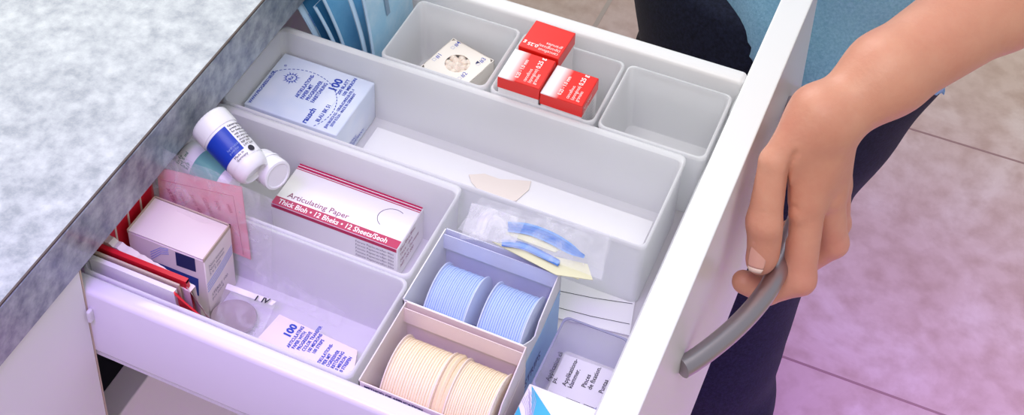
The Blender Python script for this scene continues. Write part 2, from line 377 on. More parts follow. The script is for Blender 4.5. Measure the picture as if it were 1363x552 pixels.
# paper lining the floor of tray A and beige scrap
b = MB(); b.box(-.380, -.172, .6555, .7180, FL+.0002, FL+.0006, M['paper']); o = b.build('paper_sheet', None, org=(-.28, .68, FL)); tag(o, 'plain white paper lining the floor of the longest tray', 'paper')
pts = [(-.3015, .7030), (-.292, .7085), (-.280, .7085), (-.270, .7125), (-.2600, .7160), (-.2585, .7080), (-.2625, .6950), (-.270, .6900), (-.281, .6890), (-.2905, .6935), (-.297, .6975)]
o = MB().prism([(p[0], p[1], FL+.0012) for p in pts], (0, 0, .0005), M['scrap']).build('paper_scrap', None, org=(-.28, .70, FL)); tag(o, 'torn beige paper scrap lying in the longest tray', 'paper')

# ------------------------------------------------------------------ box with round window and tooth crowns
t = thing('crown_box', (-.3410, .7715, FL), 'small white carton with a round window and numbered tick boxes', 'box')
t.rotation_euler = (math.radians(2), 0, math.radians(-14)); W = .0190; H = .034
def wbox(b, mx=None):
    n = 28; rr = .0092; ring = [Vector((rr*math.cos(2*PI*k/n), rr*math.sin(2*PI*k/n), 0)) for k in range(n)]
    sq = []
    for v in ring:
        s = W/max(abs(v.x), abs(v.y)); sq.append(Vector((v.x*s, v.y*s, 0)))
    for zz, flip in ((H, False), (H-.0006, True)):
        vs = [v+Z*zz for v in ring]+[v+Z*zz for v in sq]; fs = [[k, (k+1) % n, n+(k+1) % n, n+k] for k in range(n)]
        if not flip: fs = [f[::-1] for f in fs]
        b.raw(vs, fs, M['creamy'])
    b.raw([v+Z*H for v in ring]+[v+Z*(H-.0006) for v in ring], [[k, (k+1) % n, n+(k+1) % n, n+k] for k in range(n)], M['creamy'])
    for dx, dy in ((-1, 0), (1, 0), (0, -1), (0, 1)):
        if dx: b.box(min(dx*W, dx*(W-.0006)), max(dx*W, dx*(W-.0006)), -W, W, 0, H, M['creamy'])
        else: b.box(-W, W, min(dy*W, dy*(W-.0006)), max(dy*W, dy*(W-.0006)), 0, H, M['creamy'])
    b.box(-W, W, -W, W, 0, .0006, M['creamy']); b.box(-W, W, -W, W, .0225, .0228, M['cream'])
b = MB(); wbox(b); z = H+.0001
for w, px_, py_ in (('#1', -.0155, -.0085), ('#4', -.0125, .0095), ('#2', .0110, -.0125), ('#3', .0125, .0075)):
    b.text(w, .0050, (px_+.0014, py_+.0036, z), Y, -X, M['blueink'], .00002)
    for a in ((0, 0, .0026, .0002), (0, .0024, .0026, .0026), (0, 0, .0002, .0026), (.0024, 0, .0026, .0026)):
        strip(b, px_-.0016+a[0], px_-.0016+a[2], py_+a[1], py_+a[3], z, M['thinblue'])
b.raw([(.0102, .0080, z), (.0110, .0080, z), (.0125, .0105, z), (.0098, .0110, z)], [[0, 1, 2, 3]], M['navyink'])
o = b.build('carton', t, org=(0, 0, 0))
b = MB()
b.raw([(.0085*math.cos(2*PI*k/20), .0085*math.sin(2*PI*k/20), H-.0003) for k in range(20)], [list(range(20))], M['bagthin']); b.build('window_film', t, org=(0, 0, 0))
rng = random.Random(3); crown = None; rotm = Matrix.Rotation(math.radians(-14), 4, 'Z')
for k in range(14):
    rad = 0 if k == 0 else (.0045 if k < 6 else .0082); a = k*1.2566 if k < 6 else k*.7854+.3
    p = Vector((-.3410, .7715, FL+.0300)) + rotm @ Vector((rad*math.cos(a), rad*math.sin(a), 0))
    if crown is None:
        b = MB(); b.lathe([(.0003, .0033), (.0014, .0030), (.0022, .0014), (.0024, -.0006), (.0019, -.0024), (.0006, -.0032)], M['crown'], 14)
        crown = b.build('tooth_crown', None, org=(0, 0, 0)); tag(crown, 'small ivory tooth crown seen through the round window of the white carton', 'dental crown', 'tooth crowns in the windowed box'); c = crown
    else: c = dup(crown)
    c.location = p; c.scale = (1.35, 1.35, 1.2); c.rotation_euler = (rng.uniform(-.9, .9), rng.uniform(-.9, .9), rng.uniform(0, 6)); c['_o'] = tuple(p)

# ------------------------------------------------------------------ red boxes
def red_box(loc, rz, fade, label, zt):
    t = thing('granule_box', loc, label, 'box', 'red lidded granule boxes'); t.rotation_euler.z = rz
    h = zt-loc[2]; w = .0153
    MB().box(-w+.0004, w-.0004, -w+.0004, w-.0004, 0, h-.0095, M['whitegloss'], .0003, 1).build('carton', t, org=(0, 0, 0))
    b = MB(); b.box(-w, w, -w, w, h-.0105, h, M['redfade'] if fade else M['red'], .0005, 2); z = h+.00015
    if fade:
        b.box(-w-.0001, w+.0001, -w-.0001, w+.0001, h-.0104, h-.0006, M['red'], .0003, 1)
        b.text('0.25 - 1.0 mm', .0037, (-w+.0135, -w+.0035, z), Y, -X, M['redtext'], .00007, sx=.95)
        b.text('cancellous\n(spongiosa)\ngranules', .0036, (-w+.0195, -w+.0025, z), Y, -X, M['redtext'], 0, sx=.9)
        b.text('0.25 g', .0046, (-w+.0235, -w+.0185, z), Y, -X, M['redtext'], .0001)
    else:
        b.text('0.25 g', .0046, (-w+.0070, -w+.018, z), Y, -X, M['redtext'], .0001)
        b.text('cancellous\n(spongiosa)\ngranules', .0040, (-w+.0045, -w+.002, z), Y, -X, M['redtext'], 0, sx=.9)
    b.text('REF 30401\n0.25 g', .0035, (w+.0002, -w+.003, h-.006), Y, Z, M['redtext'] , .00002)
    b.build('lid', t, org=(0, 0, 0))
    b = MB(); 
    for k in range(7): b.text('0.25 - 1.0 mm cancellous', .0022, (w-.0002, -w+.002, h-.0145-.003*k), Y, Z, M['greyink'])
    b.build('printed_text', t, org=(0, 0, 0))
    return t
red_box((-.2785, .7835, FL), math.radians(88), False, 'red box at the back of the three with upside-down lettering', .0150)
red_box((-.2803, .7508, FL), 0, True, 'left front red box of the three with a white fade on its lid', .0140)
red_box((-.2487, .7508, FL), math.radians(-1), True, 'right front red box of the three, nearest the empty tray', .0110)

# ------------------------------------------------------------------ spool boxes
def spool_box(x0, x1, y0, y1, inner, wall, label, right):
    t = thing('spool_box', ((x0+x1)/2, (y0+y1)/2, -.0577), label, 'box')
    z0 = -.0575; w = .0007
    b = MB(); b.box(x0, x1, y0, y1, z0, z0+w, inner)
    b.box(x0, x1, y1-w, y1, z0, 0, inner); b.box(x0, x0+w, y0, y1, z0, 0, wall)
    b.box(x0, x1, y0, y0+w, z0, -.0015, wall)
    xr = x1-w                                               # right wall with a stepped cut-out
    pts = [(xr, y0, z0), (xr, y1, z0), (xr, y1, 0), (xr, y0+.026, -.010), (xr, y0+.020, -.016), (xr, y0+.014, -.013), (xr, y0, -.0015)]
    b.prism(pts, (w, 0, 0), wall)
    b.box(x0+w, x1-w, y1-.0045, y1-.004, -.0135, -.0010, inner)
    b.build('carton', t)
    b = MB(); b.prism([(x1+.0001, y0+.0004, z0), (x1+.0001, y1-.0004, z0), (x1+.0001, y1-.0004, -.018), (x1+.0001, y0+.03, -.024), (x1+.0001, y0+.0004, -.024)], (.0002, 0, 0), right)
    b.build('side_print', t)
    b = MB(); b.raw([(x0+.0003, y0+.0003, .0003), (x1-.0003, y0+.0003, .0003), (x1-.0003, y1-.0003, .0006), (x0+.0003, y1-.0003, .0006)], [[0, 1, 2, 3]], M['wrap'])
    b.raw([(x1+.0006, y0, z0), (x1+.0006, y1, z0), (x1+.0006, y1, .0004), (x1+.0006, y0, .0004)], [[0, 1, 2, 3]], M['wrap'])
    b.build('shrink_wrap', t)
    return t
t = spool_box(-.2760, -.1985, .5485, .6090, M['cartonblue'], M['white'], 'open white carton holding two pale blue strip spools', M['sideblue'])
b = MB(); b.text('STRIPS', .009, (-.1980, .553, -.047), Y, Z, M['bluebar'], .0001); b.build('printed_text', t)
t = spool_box(-.2735, -.1960, .4865, .5475, M['cartoncream'], M['boxwhite'], 'open white carton holding two pale yellow strip spools', M['boxwhite'])
b = MB(); b.text('METHOD OF APPLICATION', .0030, (-.2700, .4862, -.0052), X, Z, M['navyink'], .0001); b.build('printed_text', t)
def spool(loc, L, R, tape, ridge, flange, label, group, extra=0):
    t = thing('strip_spool', loc, label, 'spool', group)
    b = MB(); prof = []; n = 18                              # wound strips: ridges round the axis
    for k in range(n):
        h0 = -L/2+L*k/n; q = .0001+.00022*((k*7) % 3)/2
        prof += [(R-.0008, h0), (R-q, h0+L/n*.16), (R-q, h0+L/n*.84), (R-.0008, h0+L/n)]
    mx = Matrix.Rotation(PI/2, 4, 'Y')
    b.lathe(prof, tape, 56, mx, True, True)
    b.build('wound_strips', t, org=(0, 0, 0))
    for s in (-1, 1):
        b = MB(); xx = s*(L/2+.0006)
        b.lathe([(R*.98, -.0007), (R*1.05, -.0003), (R*1.05, .0003), (R*.98, .0007)], flange, 48, Matrix.Translation((xx, 0, 0)) @ mx, True, True); b.build('flange', t, org=(0, 0, 0))
    if extra:
        b = MB()
        for j in range(extra):
            b.lathe([(R*.97, -.0012), (R*1.02, 0), (R*.97, .0012)], tape, 48, Matrix.Translation((-L/2-.0026-.0024*j, .0005*j, .0012*(j % 2))) @ mx, True, True)
        b.build('loose_rings', t, org=(0, 0, 0))
    return t
zs = -.0305
spool((-.2537, .5768, zs), .0250, .0243, M['bluetape'], M['blueridge'], M['blueflange'], 'left pale blue strip spool in the carton', 'pale blue strip spools')
spool((-.2180, .5768, zs), .0262, .0243, M['bluetape'], M['blueridge'], M['blueflange'], 'right pale blue strip spool in the carton', 'pale blue strip spools')
zs = -.0300
spool((-.2500, .5170, zs), .0292, .0243, M['yeltape'], M['yelridge'], M['yelflange'], 'left pale yellow strip spool in the carton', 'pale yellow strip spools')
spool((-.2130, .5170, zs), .0245, .0243, M['yeltape'], M['yelridge'], M['yelflange'], 'right pale yellow strip spool with loose rings beside it', 'pale yellow strip spools', 3)

# ------------------------------------------------------------------ clear box with instruction card, triangle box, lined sheets
t = thing('clear_box', (-.168, .571, -.0577), 'clear plastic box with a rounded rim holding the printed application card', 'box')
x0, x1, y0, y1, zt = -.1905, -.1485, .5430, .5985, -.0275
b = MB(); b.loft([rrect(x0+.001, x1-.001, y0+.001, y1-.001, .004, -.0573), rrect(x0, x1, y0, y1, .004, zt), rrect(x0+.0012, x1-.0012, y0+.0012, y1-.0012, .004, zt), rrect(x0+.002, x1-.002, y0+.002, y1-.002, .004, -.0563)], M['clearbox'], True, False, False); b.build('wall', t)
b = MB(); rr = rrect(x0, x1, y0, y1, .004, zt, 6); n = len(rr)
b.loft([[p+Vector((dx*(1 if p.x < (x0+x1)/2 else -1), dx*(1 if p.y < (y0+y1)/2 else -1), dz)) for p in rr] for dx, dz in ((-.0002, 0), (-.0002, .0006), (.0011, .0006), (.0011, 0), (-.0002, 0))], M['clearedge']); b.build('rim', t)
cp = [(-.1870, .5465), (-.1520, .5465), (-.1520, .5935), (-.1870, .5925)]
b = MB(); b.prism([(x, y, -.0555) for x, y in cp], (0, 0, .0010), M['white']); z = -.0543
for w_, px_, py_ in (('Application cli\nps.', 731, 507), ('Applikations-\nklammer.', 753, 514), ('Pinces\nde fixation.', 779, 516), ('Puntas', 802, 524)):
    p_ = at(px_, py_, z); b.text(w_, .0040, p_, Y, -X, M['blackink'], .00006)
for k in range(3):
    xx = -.1860+k*.0112; yy = .5545+.0003*k
    for a in ((0, 0, .0090, .0003), (0, .0085, .0090, .0088), (0, 0, .0003, .0088), (.0087, 0, .0090, .0088)):
        strip(b, xx+a[0], xx+a[2], yy+a[1], yy+a[3], z, M['blackink'])
    for s in (.0025, .005): b.tube([(xx+.0005+s*.3, yy+s, z), (xx+.003+s*.2, yy+s+.001, z), (xx+.006, yy+s-.001, z), (xx+.0085, yy+s+.0005, z)], .00015, M['blackink'], 4)
    if k == 1: b.raw([(xx+.001, yy+.001, z), (xx+.008, yy+.001, z), (xx+.007, yy+.004, z), (xx+.002, yy+.003, z)], [[0, 1, 2, 3]], M['greyink'])
o = b.build('instruction_card', None, org=(-.17, .57, -.0555)); tag(o, 'white instruction card lying inside the clear plastic box', 'card')
# white box with teal triangles
x0, x1, y0, y1, zt = -.1900, -.1485, .4900, .5395, -.0200
t = thing('triangle_box', ((x0+x1)/2, (y0+y1)/2, -.0577), 'white carton with teal triangles and fine line art beside the yellow spools', 'box')
b = MB(); b.box(x0, x1, y0, y1, -.0575, zt, M['white'], .0004, 1); z = zt+e
b.raw([(x0+.0018, y1-.0012, z), (x0+.0240, y0+.0310, z), (x0+.0110, y0+.0255, z)], [[2, 1, 0]], M['teal'])
b.raw([(x0+.0003, y1-.0170, z), (x0+.0095, y1-.0300, z), (x0+.0003, y1-.0330, z)], [[0, 2, 1]], M['teal'])
for k in range(9):
    b.tube([(x0+.0010+.0008*k, y1-.004-.0019*k, z), (x0+.0030+.0008*k, y1-.007-.0018*k, z), (x0+.0055+.0008*k, y1-.014-.0012*k, z)], .00014, M['lineart'], 4)
    b.tube([(x0+.0003+.0004*k, y1-.0125+.0012*k, z), (x0+.004+.0005*k, y1-.0165+.0008*k, z), (x0+.0075+.0003*k, y1-.0235+.0005*k, z)], .00014, M['lineart'], 4)
b.build('carton', t)
# ruled sheets on the drawer floor
b = MB(); q = [at(738, 352, -.0570), at(850, 372, -.0570), at(838, 447, -.0570), at(728, 420, -.0570)]
b.prism(q[::-1], (0, 0, .0006), M['paper']); z = -.0562
for (ax, ay), (cx_, cy_) in (((735, 385), (842, 404)), ((735, 407), (838, 431))):
    b.tube([at(ax, ay, z), at((ax+cx_)/2, (ay+cy_)/2+1.5, z), at(cx_, cy_, z)], .00022, M['blackink'], 4)
b.text('05', .0034, at(739, 392, z), X*.95-Y*.1, Y, M['blackink'])
o = b.build('ruled_sheet', None, org=(-.18, .63, -.0575)); tag(o, 'white sheet with thin black ruled lines on the drawer floor', 'paper')

# ------------------------------------------------------------------ soft sheets
def patch(pts, nu, nv, amp, sc, seed=0, thick=0):
    """bilinear patch through 4 corners with creases"""
    a, b_, c, d = [Vector(p) for p in pts]; nrm = (b_-a).cross(d-a).normalized(); vs = []
    for j in range(nv+1):
        for i in range(nu+1):
            u, v = i/nu, j/nv; p = a*(1-u)*(1-v)+b_*u*(1-v)+c*u*v+d*(1-u)*v
            w = noise.noise(Vector((p.x*sc+seed, p.y*sc, p.z*sc)))+.5*abs(noise.noise(Vector((p.x*sc*2.3, p.y*sc*2.3+seed, p.z*sc*2))))
            eu = .35+.65*math.sin(PI*min(max(u, .001), .999))
            vs.append(p+nrm*w*amp*eu)
    fs = [[j*(nu+1)+i, j*(nu+1)+i+1, (j+1)*(nu+1)+i+1, (j+1)*(nu+1)+i] for j in range(nv) for i in range(nu)]
    return vs, fs
# zip bag lying between the long tray and the blue spool carton
t = thing('zip_bag', (-.22, .62, -.0575), 'clear zip bag with blue strips and yellow cards behind the blue spool carton', 'bag')
b = MB()
q = [at(607, 300, .006), at(686, 318, .004), at(806, 368, .008), at(802, 312, .014)]
b.raw(*patch([at(609, 305, .006), at(800, 372, .007), at(812, 312, .014), at(640, 262, .012)], 40, 14, .0022, 60, 3), M['bag'], True)
b.raw(*patch([at(612, 318, .004), at(686, 323, .008), at(700, 292, .012), at(628, 270, .014)], 24, 12, .0032, 70, 9), M['bagmilk'], True)
b.build('front_film', t)
b = MB(); b.raw(*patch([at(613, 312, .0015), at(800, 376, .0015), at(815, 318, .004), at(648, 272, .004)], 36, 12, .001, 60, 5), M['bagthin'], True); b.build('back_film', t)
b = MB(); b.raw(*patch([at(684, 322, .0120), at(803, 374, .0100), at(806, 362, .0125), at(688, 309, .0150)], 30, 4, .0006, 90, 4), M['wrap'], True); b.build('zip_strip', t)
for i, (q, lab) in enumerate((([(676, 302), (748, 331), (738, 336), (674, 312)], 'pale yellow card under the upper blue strips in the zip bag'), ([(655, 322), (782, 352), (789, 373), (740, 366)], 'pale yellow card sticking out of the lower edge of the zip bag'), ([(750, 352), (781, 358), (770, 372), (746, 364)], 'cream card corner poking out under the zip bag'))):
    zz = (.0052, .0028, .0022)[i]
    o = MB().prism([at(*p, zz) for p in q][::-1], (0, 0, .0005), M['yellowcard']).build('backing_card', None, org=tuple(at(*q[0], zz))); tag(o, lab, 'card')
def arc_strip(pts, zz, r, m, lab, grp):
    ps = [at(*p, zz) for p in pts]; out = []
    for i in range(len(ps)-1):
        p0, p1, p2, p3 = ps[max(i-1, 0)], ps[i], ps[i+1], ps[min(i+2, len(ps)-1)]
        for k in range(6):
            u = k/6; out.append(.5*((2*p1)+(p2-p0)*u+(2*p0-5*p1+4*p2-p3)*u*u+(3*p1-p0-3*p2+p3)*u**3))
    out.append(ps[-1]); o = MB().tube(out, r, m, 8, .35).build('abrasive_strip', None, org=tuple(out[0])); tag(o, lab, 'strip', grp)
for k in range(5):
    arc_strip([(676, 297+k*2.2), (705, 300+k*2.6), (735, 311+k*3), (758, 325+k*2.6), (772+k*1.5, 338+k*.8)], .0066+.0006*(k % 2), .0015, M['stripblue' if k % 2 == 0 else 'stripdark'], 'blue curved film strip in the upper bundle of the zip bag', 'blue strips in the upper bundle')
for k in range(3):
    arc_strip([(668, 321+k*2), (695, 324+k*2.6), (722, 336+k*2.6), (744, 348+k*2)], .0042+.0005*(k % 2), .0014, M['stripblue' if k % 2 else 'stripdark'], 'blue curved film strip in the lower bundle of the zip bag', 'blue strips in the lower bundle')

# ------------------------------------------------------------------ tray C contents
x0, x1, y0, y1, zt = -.4545, -.3985, .5225, .5535, .0005
t = thing('gauze_box', ((x0+x1)/2, (y0+y1)/2, FL), 'upright off-white carton with a dark blue square and blue bar, standing in the near tray', 'box')
b = MB(); b.box(x0, x1, y0, y1, FL+.0002, zt-.0022, M['boxwhite'], .0005, 1)
for (a, c, d_, f_) in ((x0, x1, y1-.0008, y1), (x1-.0008, x1, y0, y1), (x0, x0+.0008, y0, y1)): b.box(a, c, d_, f_, zt-.003, zt, M['kraft'])
yf = y0-e
def fq(b, xa, xb, za, zb, m, yy=None): yy = yf if yy is None else yy; b.quad((xa, yy, za), (xb, yy, za), (xb, yy, zb), (xa, yy, zb), m)
ff = [aty(*p_, yf) for p_ in ((233, 335), (259, 344), (261, 362), (235, 353))]; b.raw(ff, [[3, 2, 1, 0]], M['navyink'])
ff = [aty(*p_, yf) for p_ in ((173, 333), (204, 347), (264, 371), (265, 394), (206, 366), (173, 345))]; b.raw(ff, [[5, 4, 3, 2, 1, 0]], M['bluebar'])
for k in range(4):
    b.tube([(x0+.016, yf, -.019+.0022*k), (x0+.024, yf, -.010+.0018*k), (x1-.026, yf, -.0075+.0015*k)], .00022, M['thinblue'], 4)
    b.tube([(x1+e, y0+.0005, -.0235-.0022*k), (x1+e, y0+.015, -.0215-.0022*k), (x1+e, y1-.001, -.0175-.0022*k)], .00016, M['thinblue'], 4)
b.text('Non woven\nNon woven\n5 x 5 cm', .0036, (x1+2*e, y0+.004, -.012), Y, Z, M['greyink'])
b.text('STERILE 100\npcs steril', .0036, (x1+2*e, y0+.004, -.038), Y, Z, M['greyink'])
b.build('carton', t)
b = MB(); b.box(x0+.0009, x1-.0009, y0+.0002, y1-.0012, zt-.0014, zt-.0008, M['boxwhite']); b.build('lid_flap', t)

def upright(name, x0, x1, yb, yt, zb, zt, th, m, lab, cat, edge=None, grp=None, inset=0):
    """card or booklet standing along the tray, leaning from yb (bottom) to yt (top)"""
    b = MB(); b.prism([(x0, yb, zb), (x1, yb, zb), (x1-inset, yt, zt), (x0, yt, zt)], (0, th, 0), m)
    if edge: b.prism([(x0, yt-.0001, zt-.0022), (x1-inset, yt-.0001, zt-.0022), (x1-inset, yt-.0001, zt+.0002), (x0, yt-.0001, zt+.0002)], (0, th+.0002, 0), edge)
    o = b.build(name, None, org=((x0+x1)/2, yb, zb)); tag(o, lab, cat, grp); return o
# tall red carton panels left of the box
b = MB(); b.box(-.4610, -.4590, .4990, .5585, FL+.001, .008, M['redpaper'])
for k in range(4): b.box(-.4591, -.4586, .503+.0135*k, .5045+.0135*k, FL+.001, .0085, M['cream'])
b.raw([(-.4585, .5000, FL+.001), (-.4585, .5200, FL+.001), (-.4585, .5200, -.012), (-.4585, .5120, -.020), (-.4585, .5000, -.008)], [[0, 1, 2, 3, 4]], M['cream'])
o = b.build('red_folder', None, org=(-.46, .53, FL)); tag(o, 'red card folder with cream folds standing under the counter edge', 'folder')
# torn white tissue block edged in red, booklets
b = MB(); n = 40; top = []
for i in range(n+1):
    u = i/n; xx = -.460+.066*u; top.append(Vector((xx, .5050-.0055*u, .0060+.0013*noise.noise(Vector((xx*300, 1, 0)))-.0085*u)))
bot = [Vector((p.x, p.y+.004, FL+.001)) for p in top]
b.loft([bot, top, [p+Vector((0, .006, -.0006)) for p in top], [p+Vector((0, .006, 0)) for p in bot], bot], M['boxwhite'], False); 
o = b.build('tissue_block', None, org=(-.43, .505, FL)); tag(o, 'off-white tissue block with a ragged top behind the red booklet', 'tissue')
upright('booklet', -.4615, -.3965, .5060, .5000, FL+.001, .0050, .0030, M['redpaper'], 'red covered booklet standing in front of the ragged tissue block', 'booklet', M['redpaper'])
upright('leaflet', -.4610, -.3990, .5010, .4960, FL+.001, .0050, .0012, M['kraft'], 'thin brown edged leaflet between the red and white booklets', 'leaflet')
upright('booklet', -.4610, -.4000, .4965, .4918, FL+.001, .0030, .0032, M['white'], 'white booklet standing against the near side of the drawer tray', 'booklet')
b = MB(); b.prism([(-.4030, .4945, .0028), (-.3985, .4905, .0030), (-.3700, .4925, -.0200), (-.3700, .4950, -.0300), (-.3960, .4960, -.0300)], (0, .0012, 0), M['redpaper']); o = b.build('card_corner', None, org=(-.385, .494, -.0555)); tag(o, 'red triangular card corner at the end of the white booklet', 'card')
b = MB(); b.raw(*patch([(-.3950, .4985, .0030), (-.3700, .4950, -.0280), (-.3850, .5070, -.0450), (-.4000, .5060, -.0050)], 12, 10, .002, 90, 2), M['boxwhite'], True); o = b.build('torn_paper', None, org=(-.385, .5, FL)); tag(o, 'crumpled off-white paper strip falling beside the red card corner', 'paper')

# pink leaflet in a clear bag leaning on the tray wall
t = thing('leaflet_bag', (-.41, .556, FL), 'clear bag with a pink leaflet leaning behind the blue banded carton', 'bag')
b = MB(); b.raw(*patch([(-.4600, .5550, -.020), (-.3720, .5540, -.0400), (-.3700, .5600, .0300), (-.4600, .5600, .0420)], 34, 22, .0022, 55, 6), M['bag'], True); b.build('front_film', t)
b = MB(); b.raw(*patch([(-.4350, .5480, -.010), (-.3750, .5480, .0180), (-.3730, .5520, .0400), (-.4340, .5520, .0440)], 24, 10, .0020, 75, 16), M['bagthin'], True); b.build('back_film', t)
vs, fs = patch([(-.4560, .5585, -.030), (-.3880, .5570, -.0310), (-.3920, .5600, .0300), (-.4560, .5610, .0180)], 20, 12, .0010, 30, 4)
b = MB(); b.raw(vs, fs, M['pink'], True); b.raw([v+Vector((0, .0006, 0)) for v in vs], [f[::-1] for f in fs], M['pink'], True)
for k in range(6): b.text(('ARTIKEL', 'Papier', 'Strips 40', 'GEBRAUCH', 'Folie', 'rosa')[k], .0042, (-.447+.009*k, .5562, .008+.0013*k), Vector((.35, 0, -.94)), Vector((.94, 0, .35)), M['pinkink'])
for s in ([(-.4500, .5563, .0140), (-.3960, .5560, .0245), (-.3925, .5558, -.0270)],): b.tube(s, .0002, M['pinkink'], 4)
o = b.build('pink_leaflet', None, org=(-.42, .558, FL)); tag(o, 'pink printed leaflet inside the clear bag', 'leaflet')

# sachet with grey disc, crumpled clear bag
z = -.0500
b = MB(); mxd = Matrix.Translation(tuple(at(311, 424, z))) @ Matrix.Rotation(math.radians(-6), 4, 'X')
b.lathe([(.001, .0012), (.0098, .0013), (.0110, .0022), (.0140, .0024), (.0148, .0012), (.0140, -.0015), (.001, -.0018)], M['disc'], 44, mxd); 
o = b.build('rubber_disc', None, org=tuple(at(311, 424, z))); tag(o, 'round translucent grey disc sealed in the clear sachet', 'disc')
t = thing('sachet', tuple(at(320, 425, FL)), 'clear sachet with a grey disc and white printed header', 'sachet')
b = MB(); b.raw(*patch([at(284, 428, -.046), at(342, 458, -.047), at(367, 405, -.044), at(300, 380, -.044)], 24, 20, .0016, 80, 1), M['bag'], True); b.build('film', t)
b = MB(); vs, fs = patch([at(300, 384, -.0430), at(362, 406, -.0430), at(368, 401, -.0415), at(303, 377, -.0415)], 12, 3, .0008, 80, 1); b.raw(vs, fs, M['whitegloss'], True)
b.raw([v-Vector((0, 0, .0004)) for v in vs], [f[::-1] for f in fs], M['whitegloss'], True)
b.text('I  IV', .0055, at(338, 399, -.0400), (at(364, 404, -.04)-at(338, 397, -.04)), Y, M['blackink'], .0002); b.build('header', t)
t = thing('crumpled_bag', tuple(at(400, 390, FL)), 'crumpled clear plastic bag lying behind the printed card pack', 'bag')
b = MB(); b.raw(*patch([at(335, 385, -.046), at(450, 435, -.050), at(470, 400, -.048), at(345, 335, -.030)], 40, 26, .0055, 70, 12), M['bagthin'], True)
b.raw(*patch([at(350, 395, -.050), at(420, 415, -.050), at(430, 375, -.044), at(352, 350, -.036)], 30, 20, .0045, 90, 22), M['bagthin'], True)
b.build('film', t)
# card pack "100"
t = thing('card_pack', tuple(at(410, 460, FL)), 'white card pack printed 100 in blue lying at the right end of the near tray', 'pack')
ct = -.0425; q = [at(372, 418, ct), at(476, 466, ct), at(468, 508, ct), at(332, 462, ct)]
b = MB(); b.prism([p-Vector((0, 0, .0125)) for p in q[::-1]], (0, 0, .0095), M['white']); b.prism([p-Vector((0, 0, .002)) for p in q[::-1]], (0, 0, .002), M['boxwhite']); z = ct+.0002
ux = (q[1]-q[0]).normalized(); uy = Z.cross(ux); o_ = q[0]
def cp_(a, c): return o_+ux*a-uy*c+Vector((0, 0, .0002))
b.text('100', .0068, cp_(.0150, .0125), uy, -ux, M['blueink'], .0003)
for k, w in enumerate(('ARTICULATING', 'PAPER WITH', 'PROGRESSIVE', 'COLOR TRANSFER', '100 MICRONS', '100 STRIPS')): b.text(w, .0031, cp_(.0190+.0032*k, .0185-.0007*k), uy, -ux, M['blueink'], .0001, sx=.8)
for k, w in enumerate(('ARTIKULATIONS-', 'PAPIER MIT', 'PROGRESSIVER', 'FARBT\u00d6NUNG', '100 MIKRON', '100 STREIFEN')): b.text(w, .0030, cp_(.0415+.0030*k, .0225-.0004*k), uy, -ux, M['blueink'], .0001, sx=.8)
b.build('printed_cards', t)

# ------------------------------------------------------------------ bottles
def bottle_mx(a, b_):
    a = Vector(a); b_ = Vector(b_); d = (b_-a).normalized(); return Matrix.Translation(a) @ d.to_track_quat('Z', 'Y').to_matrix().to_4x4(), (b_-a).length
# local Z runs from the cap end to the base
A = cam2w(pd(277, 161, 1.008)); B = cam2w(pd(341, 231, .990)); mx, L = bottle_mx(A, B)
t = thing('pill_bottle', tuple((A+B)/2), 'small white plastic bottle with a bright blue label lying on its side', 'bottle')
MB().lathe([(.0128, .0110), (.0128, .016), (.0120, L-.007), (.0110, L-.0025), (.0094, L-.0004), (.0082, L), (.0076, L-.0004), (.0070, L-.0030), (.0005, L-.0034)], M['bottle'], 48, mx).build('body', t)
b = MB(); 
ribs = []
for k in range(60):
    r_ = .0136+(.0002 if k % 2 else -.0002); ribs.append((r_, 2*PI*k/60))
b.loft([[Vector((rr*s*math.cos(a), rr*s*math.sin(a), h)) for rr, a in ribs] for s, h in ((.90, 0), (.98, .0012), (1, .003), (1.0, .0122), (.98, .0129), (.90, .0130))], M['bottle'], True, True, True, True, mx); b.build('cap', t)
view = (CAM-(A+B)/2).normalized(); loc = (mx.to_3x3().inverted() @ view); a0 = math.atan2(loc.y, loc.x)
def label_patch(b, r, h0, h1, aa, ab, m, mx, n=18, r1=None):
    r1 = r if r1 is None else r1
    b.loft([[Vector((q*math.cos(aa+(ab-aa)*i/n), q*math.sin(aa+(ab-aa)*i/n), h)) for i in range(n+1)] for h, q in ((h0, r), (h1, r1))], m, False, False, False, True, mx)
b = MB(); label_patch(b, .01290, .0140, L-.0085, a0-2.2, a0+2.2, M['bottle'], mx, 40, .01225)
# find which angular direction points to screen left
tst = mx.to_3x3() @ Vector((math.cos(a0+.6), math.sin(a0+.6), 0)); sgn = 1 if (RM @ tst).x < (RM @ (mx.to_3x3() @ Vector((math.cos(a0), math.sin(a0), 0)))).x else -1
label_patch(b, .01305, .0148, L-.0140, a0+sgn*1.5, a0-sgn*.42, M['bluelabel'], mx, 24, .01250)
def ctext(b, w, size, r, h, ang, m, mx, along=-1):          # text wrapped round the bottle: reads along the axis
    cu = bpy.data.curves.new('t', 'FONT'); cu.body = w; cu.size = size; cu.resolution_u = 1; cu.offset = .00005; ob = bpy.data.objects.new('t', cu); me = bpy.data.meshes.new_from_object(ob)
    b.raw([mx @ Vector((r*math.cos(ang+along*v.co.y/r), r*math.sin(ang+along*v.co.y/r), h+v.co.x)) for v in me.vertices], [list(p.vertices) for p in me.polygons], m)
    bpy.data.objects.remove(ob); bpy.data.curves.remove(cu); bpy.data.meshes.remove(me)
